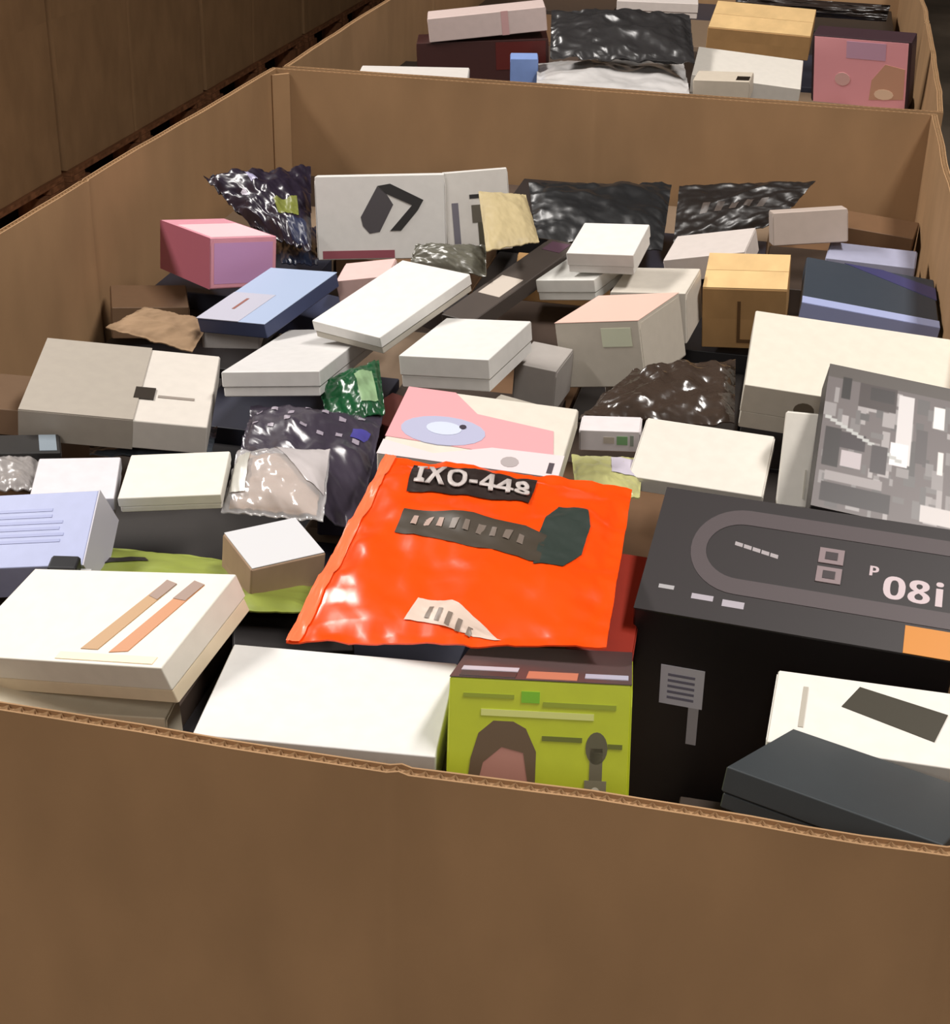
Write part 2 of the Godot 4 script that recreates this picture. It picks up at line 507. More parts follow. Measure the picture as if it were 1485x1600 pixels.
# lettering that follows a soft pack's surface: middle at (cu, cv), right and up as (u, v) per metre of type
func soft_words(parent: Node3D, s: Dictionary, what: String, cu: float, cv: float, right: Vector2, up: Vector2, m: Material) -> void:
	var arr := text_mesh(what, 1.0).get_mesh_arrays()
	var vs: PackedVector3Array = arr[Mesh.ARRAY_VERTEX]
	for i in vs.size():
		var w := Vector2(cu, cv) + right * vs[i].x + up * vs[i].y
		vs[i] = soft_point(s, w.x, w.y, 1.0, 0.0034 if vs[i].z > 0.0 else 0.0024)
	var a2 := []
	a2.resize(Mesh.ARRAY_MAX)
	a2[Mesh.ARRAY_VERTEX] = vs
	a2[Mesh.ARRAY_INDEX] = arr[Mesh.ARRAY_INDEX]
	var mm := ArrayMesh.new()
	mm.add_surface_from_arrays(Mesh.PRIMITIVE_TRIANGLES, a2)
	var st := SurfaceTool.new()
	st.create_from(mm, 0)
	st.generate_normals()
	part("lettering", st.commit(), m, parent)

func pouch(key: String, called: String, label: String, category: String, m: Material, crinkle: float, seal: float, sd: int, group := "") -> Array:
	var s := soft(key, crinkle, seal, sd)
	var o := thing(called, label, category, s.mid, Vector3.ZERO, group)
	part("film", soft_mesh(s), m, o)
	return [o, s]

# ------------------------------------------------------------------ bins and pallets
# one corrugated wall: starts at a, runs along dir for len, outside towards out; an open channel along the rim holds the fluting
func bin_wall(o: Node3D, called: String, a: Vector3, dir: Vector3, len: float, out: Vector3, y0: float, y1: float, bow: float, creases: Array, sd: int, m: Material, core: Material) -> void:
	var n := FastNoiseLite.new()
	n.seed = sd
	n.frequency = 3.0
	var cols := []
	for i in 37:
		cols.append(len * i / 36.0)
	for c in creases:
		cols.append_array([c - 0.006, c, c + 0.006])
	cols.sort()
	var t := WALL_T
	var prof := []                       # (offset, height, smooth group of the strip that starts here)
	for i in 13:
		prof.append([t, lerpf(y0, y1, i / 12.0), 1])
	prof[12][2] = 11
	prof.append([t - 0.0012, y1, 12])
	prof.append([t - 0.0012, y1 - 0.0025, 13])
	prof.append([0.0012, y1 - 0.0025, 14])
	prof.append([0.0012, y1, 15])
	for i in 13:
		prof.append([0.0, lerpf(y1, y0, i / 12.0), 2])
	var at := func(s: float, k: Array) -> Vector3:
		var v: float = (k[1] - y0) / (y1 - y0)
		var e := sin(PI * s / len)
		var off: float = bow * e * v + n.get_noise_2d(s, k[1]) * 0.004 * minf(1.0, e * 4.0)
		for c in creases:
			off -= 0.0022 * maxf(0.0, 1.0 - absf(s - c) / 0.006)
		return a + dir * s + out * (k[0] + off) + Vector3.UP * k[1]
	var st := SurfaceTool.new()
	st.begin(Mesh.PRIMITIVE_TRIANGLES)
	var flip := dir.cross(Vector3.UP).dot(out) < 0.0
	for i in cols.size() - 1:
		for j in prof.size() - 1:
			var q := [at.call(cols[i], prof[j]), at.call(cols[i], prof[j + 1]), at.call(cols[i + 1], prof[j + 1]), at.call(cols[i + 1], prof[j])]
			var seq := [0, 1, 2, 0, 2, 3] if not flip else [0, 2, 1, 0, 3, 2]
			st.set_smooth_group(prof[j][2])
			for k in seq:
				st.add_vertex(q[k])
	for e in [0.0, len]:
		var q := [at.call(e, [0.0, y0]), at.call(e, [0.0, y1 - 0.0025]), at.call(e, [t, y1 - 0.0025]), at.call(e, [t, y0])]
		st.set_smooth_group(20 if e == 0.0 else 21)
		for k in ([0, 1, 2, 0, 2, 3] if (e == 0.0) == flip else [0, 2, 1, 0, 3, 2]):
			st.add_vertex(q[k])
	st.generate_normals()
	var wall := part(called, st.commit(), m, o)
	var sc := SurfaceTool.new()          # the fluting seen along the rim
	sc.begin(Mesh.PRIMITIVE_TRIANGLES)
	var steps := int(len / 0.004)
	for i in steps:
		var s0 := len * i / steps
		var s1 := len * (i + 1) / steps
		var o0 := 0.0014 if i % 2 == 0 else t - 0.0014
		var o1 := 0.0014 if i % 2 == 1 else t - 0.0014
		var q := [at.call(s0, [o0, y1 - 0.0023]), at.call(s0, [o0, y1 - 0.0004]), at.call(s1, [o1, y1 - 0.0004]), at.call(s1, [o1, y1 - 0.0023])]
		sc.set_smooth_group(-1)
		for k in [0, 1, 2, 0, 2, 3]:
			sc.add_vertex(q[k])
	sc.generate_normals()
	part("corrugated_core", sc.commit(), core, wall)

func make_bin(label: String, group: String, at: Vector3, w: float, d: float, y0: float, y1: float, bows: Array, sd: int, turn := 0.0, creases: Array = []) -> Node3D:
	var o := thing("bulk_bin", label, "cardboard bin", at, Vector3(0, turn, 0), group)
	var kr := mat("kraft_board", Color("a68461"), 0.8, tex_kraft, 1.6, 0.3)
	var co := mat("kraft_core", Color("c2a27c"), 0.85, tex_kraft, 8.0, 0.3)
	var t := WALL_T
	bin_wall(o, "front_wall", Vector3(-w / 2 - t, 0, d / 2), Vector3.RIGHT, w + 2 * t, Vector3.BACK, y0, y1, bows[0], creases, sd, kr, co)
	bin_wall(o, "back_wall", Vector3(-w / 2 - t, 0, -d / 2), Vector3.RIGHT, w + 2 * t, Vector3.FORWARD, y0, y1, bows[1], [w * 0.52], sd + 1, kr, co)
	bin_wall(o, "left_wall", Vector3(-w / 2, 0, -d / 2), Vector3.BACK, d, Vector3.LEFT, y0, y1, bows[2], [d * 0.4], sd + 2, kr, co)
	bin_wall(o, "right_wall", Vector3(w / 2, 0, -d / 2), Vector3.BACK, d, Vector3.RIGHT, y0, y1, bows[3], [d * 0.55], sd + 3, kr, co)
	part("bottom", bevel(Vector3(w, 0.008, d)), kr, o, Vector3(0, y0 + 0.004, 0))
	return o

var pallet0: Node3D
func make_pallet(label: String, at: Vector3, w: float, d: float, group: String) -> void:
	var o := thing("pallet", label, "pallet", at, Vector3.ZERO, group)
	var m := mat("pallet_wood", Color("a5714f"), 0.85, tex_wood, 2.5, 0.3)
	var n := 7
	for i in n:
		part("deck_board", bevel(Vector3(0.09, 0.02, d), 0.002), m, o, Vector3(lerpf(-w / 2 + 0.045, w / 2 - 0.045, i / float(n - 1)), 0.139, 0))
	for z in [-1, 0, 1]:
		part("stringer_board", bevel(Vector3(w, 0.02, 0.1), 0.002), m, o, Vector3(0, 0.119, z * (d / 2 - 0.05)))
	for x in [-1, 0, 1]:
		for z in [-1, 0, 1]:
			part("block", bevel(Vector3(0.1, 0.088, 0.14), 0.002), m, o, Vector3(x * (w / 2 - 0.05), 0.0645, z * (d / 2 - 0.07)))
		part("skid_board", bevel(Vector3(0.1, 0.02, d), 0.002), m, o, Vector3(x * (w / 2 - 0.05), 0.01, 0))

func lamp(at: Vector3, size: Vector2, energy: float, label: String) -> void:
	var o := thing("ceiling_lamp", label, "lamp", at, Vector3.ZERO, "ceiling lamps")
	part("housing", bevel(Vector3(size.x + 0.06, 0.08, size.y + 0.06), 0.006), mat("lamp_white", Color("d8d8d4"), 0.5), o, Vector3(0, 0.05, 0))
	var m := StandardMaterial3D.new()
	m.albedo_color = Color("f4f0e6")
	m.emission_enabled = true
	m.emission = Color(1.0, 0.98, 0.96)
	m.emission_energy_multiplier = 2.0
	part("diffuser", bevel(Vector3(size.x, 0.012, size.y), 0.003), m, o, Vector3(0, 0.004, 0))
	for s in [-1, 1]:
		part("hanger", bevel(Vector3(0.01, 4.99 - at.y - 0.09, 0.01)), mat("lamp_rod", Color("6a6a6a"), 0.5), o, Vector3(0, 0.09 + (4.99 - at.y - 0.09) / 2, s * size.y * 0.35))
	var l := AreaLight3D.new()
	l.name = "lamp_light"
	l.area_size = size
	l.light_color = Color(1.0, 0.98, 0.96)
	l.light_energy = energy
	l.shadow_enabled = true
	l.position = Vector3(0, -0.012, 0)
	l.rotation_degrees = Vector3(-90, 0, 0)
	l.set("area_range", 30.0)
	l.set("area_attenuation", 2.0)
	o.add_child(l)

# ------------------------------------------------------------------ the place
func _ready() -> void:
	# camera
	var cam := Camera3D.new()
	cam.name = "camera"
	add_child(cam)
	cam.position = Vector3(0.3166, 1.52, 1.4842)
	cam.rotation_degrees = Vector3(-27.33, 11.6, 1.49)
	cam.fov = rad_to_deg(2.0 * atan(800.0 / 2434.9))
	cam.near = 0.05
	cam.current = true
	# surroundings: an indoor hall, so hardly any sky
	var env := Environment.new()
	env.background_mode = Environment.BG_COLOR
	env.background_color = Color(0.05, 0.05, 0.05)
	env.tonemap_mode = Environment.TONE_MAPPER_LINEAR
	env.tonemap_exposure = 0.64
	env.sdfgi_enabled = true
	env.ssao_enabled = true
	env.ssil_enabled = true
	var we := WorldEnvironment.new()
	we.name = "environment"
	we.environment = env
	add_child(we)
	# ceiling lamps
	lamp(Vector3(-2.6, 3.5, -0.6), Vector2(0.5, 2.4), 34.0, "long white ceiling lamp hanging over the left row of bins")
	lamp(Vector3(1.6, 4.2, 0.2), Vector2(0.5, 1.8), 21.0, "long white ceiling lamp hanging right of the nearer bin")
	lamp(Vector3(0.3, 3.2, 3.8), Vector2(0.5, 1.8), 11.5, "long white ceiling lamp hanging in front of the nearer bin")

	make_textures()
	setting()
	bins()
	nearer_pile()
	soft_pile()
	farther_pile()
	gap_pile()
	buried()

func setting() -> void:
	var wall := mat("painted_block", Color("b8afa2"), 0.9, tex_concrete, 0.4, 0.3)
	struct("floor", Vector3(10.4, 0.2, 16.4), Vector3(0, -0.1, -3.0), mat("concrete", Color("9a8b7b"), 0.6, tex_concrete, 0.35, 0.4))
	struct("ceiling", Vector3(10.4, 0.2, 16.4), Vector3(0, 5.1, -3.0), mat("ceiling_paint", Color("c4c0b8"), 0.9))
	struct("wall_left", Vector3(0.2, 5.0, 16.0), Vector3(-5.1, 2.5, -3.0), wall)
	struct("wall_right", Vector3(0.2, 5.0, 16.0), Vector3(5.1, 2.5, -3.0), wall)
	struct("wall_back", Vector3(10.4, 5.0, 0.2), Vector3(0, 2.5, -11.1), wall)
	struct("wall_front", Vector3(10.4, 5.0, 0.2), Vector3(0, 2.5, 5.1), wall)

func bins() -> void:
	var t := WALL_T
	var main := make_bin("open cardboard bin in the foreground heaped with mixed retail packages", "", Vector3.ZERO, BIN_W, BIN_D, 0.15, RIM, [0.0, 0.0, 0.004, 0.004], 3, 0.0, [0.643, 0.93])
	# the glued corner strip in the far left corner
	var strip := part("corner_strip", bevel(Vector3(0.03, RIM - 0.16, 0.004)), mats["kraft_board"], main, Vector3(-BIN_W / 2 + 0.011, 0.585, -BIN_D / 2 + 0.011))
	strip.rotation_degrees = Vector3(0, 45, 0)
	make_bin("second open cardboard bin directly behind the foreground bin", "", Vector3(0.01, 0, -BIN_D - 2 * t - 0.02), BIN_W, BIN_D, 0.15, RIM - 0.002, [0.0, 0.01, 0.012, 0.012], 17)
	make_pallet("wooden pallet under the foreground bin", Vector3(0, 0, 0), BIN_W, BIN_D, "pallets")
	make_pallet("wooden pallet under the second bin", Vector3(0.01, 0, -BIN_D - 2 * t - 0.02), BIN_W, BIN_D, "pallets")
	# the row along the left, seen over the foreground bin's left wall
	var names := ["nearest bin", "second bin", "third bin", "fourth bin", "fifth bin"]
	for i in 5:
		var z := -2.48 - 1.255 * i
		make_bin("tall brown cardboard bin in shade, %s of the row along the left" % names[i], "bins in the row on the left", Vector3(-2.52, 0, z), 1.0, 1.2, 0.15, 1.05, [0.006, 0.006, 0.01, 0.012], 40 + 5 * i)
		make_pallet("wooden pallet under the %s of the left row" % names[i], Vector3(-2.51, 0, z), 1.02, 1.2, "pallets")

func nearer_pile() -> void:
	var white := card("eceae6")
	var cream := card("e6dfd0")
	var black := ink("1c1a1a")
	var dark := ink("2b2724")
	var a: Array
	var o: Node3D
	var d: Vector3
	# far left
	a = carton("pink", "gift_box", "pink and mauve box by the left wall of the foreground bin", "box", "tuck", card("cf8f9d"))
	o = a[0]; d = a[1]
	patch(o, "print_tone_panel", d, "front", rect(0.0, 0.0, 1.0, 1.0), ink("9a5362"), 0.0003)  # darker red front: the shade on this side is painted into the colour
	patch(o, "print_tone_panel", d, "right", rect(0.06, 0.1, 0.94, 0.9), ink("b98ab4"), 0.0008)
	patch(o, "print_tone_panel", d, "top", rect(0.3, 0.05, 0.97, 0.95), ink("ecd0d6"), 0.0005)  # paler top: its highlight is painted into the colour
	a = carton("icon_a", "gadget_box", "upright white box printed with a black cube-shaped gadget, by the back wall", "box", "tuck", white)
	o = a[0]; d = a[1]
	patch(o, "print_gadget", d, "front", [[0.48, 0.87], [0.345, 0.51], [0.36, 0.4], [0.41, 0.31], [0.49, 0.33], [0.6, 0.65], [0.55, 0.78]], ink("433f43"))
	patch(o, "print_gadget", d, "front", [[0.48, 0.875], [0.58, 0.9], [0.835, 0.7], [0.79, 0.58], [0.655, 0.34], [0.57, 0.34], [0.745, 0.64], [0.55, 0.78]], black, 0.0008)
	patch(o, "print_band", d, "front", rect(0.04, 0.015, 0.6, 0.11), ink("8a4450"))
	a = carton("icon_b", "gadget_box", "white box with dark bracket print standing right of the cube-print box", "box", "tuck", card("e8e4de"))
	o = a[0]; d = a[1]
	patch(o, "print_mark", d, "front", rect(0.4, 0.66, 0.85, 0.71), black)
	patch(o, "print_mark", d, "front", rect(0.12, 0.1, 0.22, 0.62), ink("6d6a74"))
	patch(o, "print_mark", d, "front", rect(0.42, 0.36, 0.78, 0.58), ink("5a5448"))
	patch(o, "print_mark", d, "front", rect(0.5, 0.05, 0.66, 0.36), ink("46402f"))
	a = carton("blue", "flat_box", "pale blue flat box with dark navy side, in front of the pink box", "box", "plain", card("39415f"))
	o = a[0]; d = a[1]
	patch(o, "printed_top", d, "top", rect(0.0, 0.0, 1.0, 1.0), ink("9cabc6"), 0.0004)
	patch(o, "print_tone_panel", d, "top", rect(0.0, 0.0, 0.62, 0.5), ink("bcbccb"), 0.0008)
	patch(o, "print_mark", d, "top", rect(0.3, 0.2, 0.34, 0.4), ink("8a5a50"), 0.0011)
	a = carton("greysmall", "small_box", "small greyish-white box tucked under the pale blue box", "box", "tuck", card("dcd6d2"))
	a = carton("pinkstrip", "small_box", "small pinkish box behind the long white box", "box", "tuck", card("d9b7b2"))
	# middle left
	a = carton("longwhite", "phone_box", "long bright white box slanting across the middle, shaded right side painted grey", "box", "lid", white, "", card("b4aea2"))  # grey tray colour carries the shade of the right side
	a = carton("white2", "phone_box", "long plain white box below and left of the slanting one", "box", "lid", card("e2e0de"))
	a = carton("twotone", "twotone_box", "flat box with grey left half and pale right half by the left wall", "box", "plain", card("ddd6cd"))
	o = a[0]; d = a[1]
	patch(o, "grey_half", d, "top", rect(-0.004, -0.004, 0.6, 1.004), card("a39b90"), 0.0012)  # left part of top and front covered in grey
	patch(o, "grey_half", d, "front", rect(-0.004, 0.0, 0.6, 1.0), card("a39b90"), 0.0012)
	patch(o, "print_mark", d, "top", rect(0.57, 0.28, 0.68, 0.43), ink("2c251e"), 0.0016)
	patch(o, "print_mark", d, "top", rect(0.7, 0.32, 0.9, 0.35), ink("8c837b"), 0.0006)
	a = carton("white3", "phone_box", "plain white box in the very middle of the pile, above the pink-printed pack", "box", "lid", white)
	a = carton("darklong", "long_box", "long dark brown box with small white label, behind the slanting white box", "box", "tuck", card("4a423d"))
	o = a[0]; d = a[1]
	patch(o, "label", d, "top", rect(0.15, 0.28, 0.85, 0.5), ink("cfc4b8"))
	patch(o, "print_mark", d, "top", rect(0.2, 0.86, 0.8, 0.97), ink("5b4250"))
	# middle right
	a = carton("wa", "phone_box", "white box with pale mauve end, rearmost of the two stepped white boxes", "box", "lid", white)
	a = carton("wb", "phone_box", "white box in front of and below its stepped twin", "box", "lid", card("e6e5df"))
	a = carton("wflap", "small_box", "pinkish white flat box right of the stepped white boxes", "box", "tuck", card("ddd3cd"))
	a = carton("creamc", "small_box", "cream box behind the larger cream cube, left of the kraft box", "box", "tuck", card("e4dccf"))
	a = carton("creamd", "cube_box", "large cream cube-like box with pinkish top, middle right of the pile", "box", "tuck", card("cfc7b9"))
	o = a[0]; d = a[1]
	patch(o, "printed_top", d, "top", rect(0.0, 0.0, 1.0, 1.0), ink("dcb9ab"), 0.0004)
	patch(o, "print_mark", d, "front", rect(0.55, 0.62, 0.9, 0.9), ink("c9cdb6"))
	a = carton("kraft", "shipping_box", "tan kraft cardboard box with flaps, right of the cream boxes", "box", "shut", mat("kraft_small", Color("b08a5c"), 0.8, tex_kraft, 4.0, 0.3), "", mat("kraft_flap", Color("d8b682"), 0.8, tex_kraft, 4.0, 0.3))
	o = a[0]; d = a[1]
	patch(o, "print_mark", d, "front", rect(0.42, 0.1, 0.46, 0.8), ink("5e4327"))
	patch(o, "print_mark", d, "front", rect(0.46, 0.1, 0.72, 0.16), ink("5e4327"))
	a = carton("greyback", "small_box", "mauve-grey white box standing near the back right corner", "box", "tuck", card("b9aaa0"))
	a = carton("bluebook", "flat_box", "dark navy flat box with lavender front edge against the right wall", "box", "plain", card("333b45"))
	o = a[0]; d = a[1]
	patch(o, "printed_edge", d, "front", rect(0.0, 0.0, 1.0, 1.0), ink("8f96bb"), 0.0005)
	patch(o, "print_band", d, "top", [[0.3, 1.0], [1.0, 0.55], [1.0, 0.8], [0.6, 1.0]], ink("3a3a63"))
	patch(o, "print_band", d, "top", rect(0.0, 0.0, 1.0, 0.13), ink("9aa3c9"))
	a = carton("lavback", "flat_box", "lavender flat box behind the navy one at the right wall", "box", "tuck", card("9d9fb6"))
	a = carton("bigright", "product_box", "big cream-white box at the right wall, behind the black-and-white photo box", "box", "lid", cream)
	o = a[0]; d = a[1]
	patch(o, "print_mark", d, "front", oval(0.3, 0.62, 0.05, 0.17, 14), ink("6b6152"))
	a = carton("bwbox", "photo_box", "box printed all over with a black-and-white night city photo", "box", "plain", card("2a2627"))
	o = a[0]; d = a[1]
	var pm := StandardMaterial3D.new()
	pm.albedo_texture = city_print()
	pm.roughness = 0.4
	patch(o, "photo_print", d, "front", rect(0.0, 0.0, 1.0, 1.0), pm)
	a = carton("tube", "tube_box", "slim upright white box between flat white mailer and photo box", "box", "plain", card("e9e4da"))
	o = a[0]; d = a[1]
	patch(o, "print_mark", d, "front", rect(0.75, 0.1, 0.8, 0.4), ink("a9a294"))
	a = carton("smallgreen", "small_box", "small white box with a green mark beside the pink-printed pack", "box", "tuck", card("e6dfe0"))
	o = a[0]; d = a[1]
	patch(o, "green_mark", d, "front", rect(0.62, 0.35, 0.8, 0.75), ink("77a070"))
	patch(o, "print_mark", d, "front", rect(0.4, 0.4, 0.58, 0.7), ink("b3a99c"))
	patch(o, "print_mark", d, "front", rect(0.84, 0.3, 0.9, 0.8), ink("8b9488"))
	a = carton("flatwhite", "flat_box", "wide flat cream-white box just above the black box", "box", "tuck", card("e5dfd4"))
	# pink-printed pack under the orange bag
	a = carton("pinkwhite", "toy_box", "white box with pink and blue print, partly under the orange bag", "box", "plain", card("e4ddd0"))
	o = a[0]; d = a[1]
	patch(o, "pink_print", d, "top", [[0.0, 0.25], [0.95, 0.2], [0.9, 0.62], [0.45, 0.72], [0.28, 0.99], [0.0, 0.99]], ink("d99a9f"))
	patch(o, "blue_print", d, "top", oval(0.3, 0.42, 0.24, 0.2), ink("a9abc4"), 0.0008)
	patch(o, "pale_print", d, "top", oval(0.3, 0.45, 0.1, 0.09), ink("d3dbee"), 0.0011)
	patch(o, "print_mark", d, "top", oval(0.4, 0.5, 0.02, 0.03, 10), ink("3b3440"), 0.0014)
	patch(o, "white_print", d, "top", [[0.0, 0.0], [1.0, 0.0], [1.0, 0.3], [0.6, 0.28], [0.3, 0.1], [0.0, 0.2]], ink("e6d9db"), 0.0007)
	patch(o, "print_mark", d, "top", oval(0.72, 0.12, 0.05, 0.07, 12), ink("a59c9c"), 0.001)
	patch(o, "print_mark", d, "top", rect(0.93, 0.04, 0.96, 0.18), ink("4d454b"), 0.001)
	# left front
	a = carton("white4", "phone_box", "cream-white flat box lying above the lavender-blue box at left", "box", "lid", card("ebe7dc"))
	a = carton("lavwhite", "small_box", "white and pale lavender box left of the cream-white one", "box", "lid", card("dfdde2"))
	a = carton("lavblue", "product_box", "tilted lavender-blue box at the left edge of the picture", "box", "tuck", card("a3abcf"))
	o = a[0]; d = a[1]
	patch(o, "printed_side", d, "right", rect(0.0, 0.0, 1.0, 1.0), ink("c9c7d4"), 0.0009)
	print_lines(o, d, "top", 0.2, 0.3, 0.8, 0.8, 6, ink("8f97c0"), 6)
	a = carton("blacksmall", "small_box", "small black box with grey-blue label at the left edge", "box", "tuck", card("1d1b1a"))
	o = a[0]; d = a[1]
	patch(o, "label", d, "top", rect(0.72, 0.1, 0.95, 0.95), ink("7c8790"))
	a = carton("charger", "charger_plug", "little black plug lying against the lavender-blue box", "charger", "plain", card("16161a"))
	o = a[0]; d = a[1]
	for s in [-1, 1]:
		part("prong", bevel(Vector3(0.008, 0.0014, 0.004), 0.0004), mat("nickel", Color("b8b8b8"), 0.3), o, Vector3(d.x / 2 + 0.004, 0, s * 0.004))
	a = carton("cardbox", "kraft_box", "small tan box with glossy white label, left of the orange bag", "box", "plain", mat("kraft_tan", Color("b79a80"), 0.7, tex_kraft, 4.0, 0.3))
	o = a[0]; d = a[1]
	patch(o, "white_label", d, "top", rect(0.02, 0.02, 0.98, 0.98), ink("dcdde0"), 0.0005)
	a = carton("bigwhite", "product_box", "big white box with two brown slanted bars printed on top, front left", "box", "lid", card("eae6da"), "", card("d9cbb0"))
	o = a[0]; d = a[1]
	patch(o, "print_bar", d, "top", [[0.58, 0.14], [0.66, 0.14], [0.77, 0.86], [0.71, 0.9]], ink("a8804f"))
	patch(o, "print_bar", d, "top", [[0.72, 0.12], [0.8, 0.14], [0.9, 0.86], [0.84, 0.9]], ink("b5743f"))
	patch(o, "print_bar_end", d, "top", [[0.74, 0.68], [0.755, 0.76], [0.77, 0.86], [0.71, 0.9], [0.688, 0.72]], ink("8a6f60"), 0.0008)
	patch(o, "print_bar_end", d, "top", [[0.872, 0.68], [0.9, 0.86], [0.84, 0.9], [0.808, 0.7]], ink("8a6f60"), 0.0008)
	patch(o, "print_band", d, "top", rect(0.5, 0.03, 0.95, 0.1), ink("f0d6b0"))
	a = carton("lowerwhite", "flat_box", "cream box wedged against the front wall below the big white box", "box", "tuck", card("eadfc6"))
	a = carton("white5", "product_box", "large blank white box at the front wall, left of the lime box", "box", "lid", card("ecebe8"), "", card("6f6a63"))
	# lime box with a printed head and gadget
	a = carton("lime", "gadget_box", "lime green box with a printed head and small gadget, at the front wall", "box", "tuck", card("b4c021"))
	o = a[0]; d = a[1]
	patch(o, "printed_top", d, "top", rect(0.0, 0.0, 1.0, 1.0), ink("4b3a3a"), 0.0004)
	patch(o, "print_tone_panel", d, "top", rect(0.05, 0.02, 0.36, 0.16), ink("2f3434"), 0.0008)
	patch(o, "print_tone_panel", d, "top", rect(0.04, 0.19, 0.36, 0.3), ink("b9b4be"), 0.0008)
	patch(o, "print_tone_panel", d, "top", rect(0.42, 0.02, 0.7, 0.22), ink("b9735a"), 0.0008)
	patch(o, "print_tone_panel", d, "top", rect(0.74, 0.1, 0.98, 0.22), ink("a7a7b8"), 0.0008)
	patch(o, "print_face", d, "front", [[0.16, 0.0], [0.5, 0.0], [0.5, 0.3], [0.47, 0.5], [0.38, 0.6], [0.24, 0.6], [0.17, 0.48]], ink("a8776a"), 0.0005)
	patch(o, "print_hair", d, "front", [[0.11, 0.28], [0.16, 0.28], [0.2, 0.48], [0.3, 0.58], [0.42, 0.55], [0.46, 0.3], [0.49, 0.3], [0.49, 0.56], [0.43, 0.7], [0.36, 0.74], [0.25, 0.74], [0.17, 0.66], [0.13, 0.5]], ink("5d4a34"), 0.0008)
	patch(o, "print_gadget", d, "front", oval(0.82, 0.6, 0.06, 0.1), ink("56533c"), 0.0006)
	patch(o, "print_gadget", d, "front", rect(0.785, 0.38, 0.855, 0.6), ink("615c48"), 0.0006)
	patch(o, "print_gadget", d, "front", rect(0.76, 0.05, 0.88, 0.4), ink("75705a"), 0.0008)
	patch(o, "print_gadget", d, "front", oval(0.82, 0.31, 0.03, 0.05), ink("cfcab8"), 0.0011)
	patch(o, "green_mark", d, "front", rect(0.4, 0.86, 0.5, 0.93), ink("6fae14"), 0.0006)
	patch(o, "print_line", d, "front", rect(0.08, 0.88, 0.36, 0.905), ink("87941c"), 0.0006)
	patch(o, "print_line", d, "front", rect(0.52, 0.84, 0.92, 0.87), ink("87941c"), 0.0006)
	patch(o, "print_line", d, "front", rect(0.52, 0.63, 0.74, 0.66), ink("5f661c"), 0.0006)
	patch(o, "print_line", d, "front", rect(0.88, 0.6, 0.96, 0.63), ink("5f661c"), 0.0006)
	patch(o, "pale_band", d, "front", rect(0.18, 0.77, 0.8, 0.81), ink("c6cc78"), 0.0006)
	# black box with big numbers
	a = carton("black", "speaker_box", "large black box printed with pale numbers and a grey outline, right front", "box", "plain", card("1d1a1b", 0.35))
	o = a[0]; d = a[1]
	patch(o, "printed_top", d, "top", rect(0.0, 0.0, 1.0, 1.0), ink("2c2829"), 0.0004)
	var ring := []
	var inner := []
	for k in 20:
		var an := PI / 2 + PI * k / 19.0
		ring.append([0.30 + 0.17 * cos(an), 0.56 + 0.34 * sin(an)])
		inner.append([0.30 + 0.12 * cos(an), 0.56 + 0.22 * sin(an)])
	inner.reverse()
	patch(o, "print_outline", d, "top", [[1.0, 0.9]] + ring + [[1.0, 0.22], [1.0, 0.34]] + inner + [[1.0, 0.78]], ink("4d4547"), 0.0008)
	words(o, "P", d, "top", 0.725, 0.57, 0.010, ink("b7a6aa"))
	words(o, "08i", d, "top", 0.855, 0.46, 0.023, ink("cdbcc0"))
	patch(o, "print_mark", d, "top", rect(0.545, 0.57, 0.625, 0.69), ink("7f7072"), 0.0012)
	patch(o, "print_mark", d, "top", rect(0.565, 0.60, 0.605, 0.66), ink("3a3335"), 0.0015)
	patch(o, "print_mark", d, "top", rect(0.545, 0.42, 0.625, 0.54), ink("7f7072"), 0.0012)
	patch(o, "print_mark", d, "top", rect(0.565, 0.45, 0.605, 0.51), ink("3a3335"), 0.0015)
	for k in 5:
		patch(o, "print_dash", d, "top", [[0.27 + 0.03 * k, 0.605 - 0.012 * k], [0.296 + 0.03 * k, 0.595 - 0.012 * k], [0.296 + 0.03 * k, 0.625 - 0.012 * k], [0.27 + 0.03 * k, 0.635 - 0.012 * k]], ink("9a9395"))
	patch(o, "print_dash", d, "top", rect(0.06, 0.18, 0.11, 0.21), ink("9c9a9c"))
	patch(o, "print_dash", d, "top", rect(0.17, 0.14, 0.24, 0.18), ink("a09aa2"))
	patch(o, "print_dash", d, "top", rect(0.27, 0.12, 0.34, 0.17), ink("a09aa2"))
	patch(o, "orange_picture", d, "top", rect(0.84, 0.0, 1.0, 0.2), ink("c07d33"), 0.0008)
	patch(o, "white_label", d, "front", rect(0.1, 0.57, 0.245, 0.76), ink("e6e4ee"))
	for k in 5:
		patch(o, "print_line", d, "front", rect(0.125, 0.60 + 0.028 * k, 0.215, 0.612 + 0.028 * k), ink("7d7b8c"), 0.0008)
	patch(o, "paper_strip", d, "front", rect(0.2, 0.38, 0.235, 0.57), ink("bdb9bd"))
	# white box with a dark rectangle and the slate box before it
	a = carton("picwhite", "gadget_box", "white box printed with a dark slanted rectangle, front right", "box", "tuck", card("ece8e0"))
	o = a[0]; d = a[1]
	patch(o, "print_gadget", d, "top", [[0.34, 0.6], [0.42, 0.9], [0.86, 0.68], [0.8, 0.3]], ink("3a362c"))
	patch(o, "print_mark", d, "top", rect(0.14, 0.25, 0.165, 0.8), ink("a8a296"))
	a = carton("slate", "tablet_box", "dark slate grey box in the front right corner by the front wall", "box", "lid", card("32373a"))

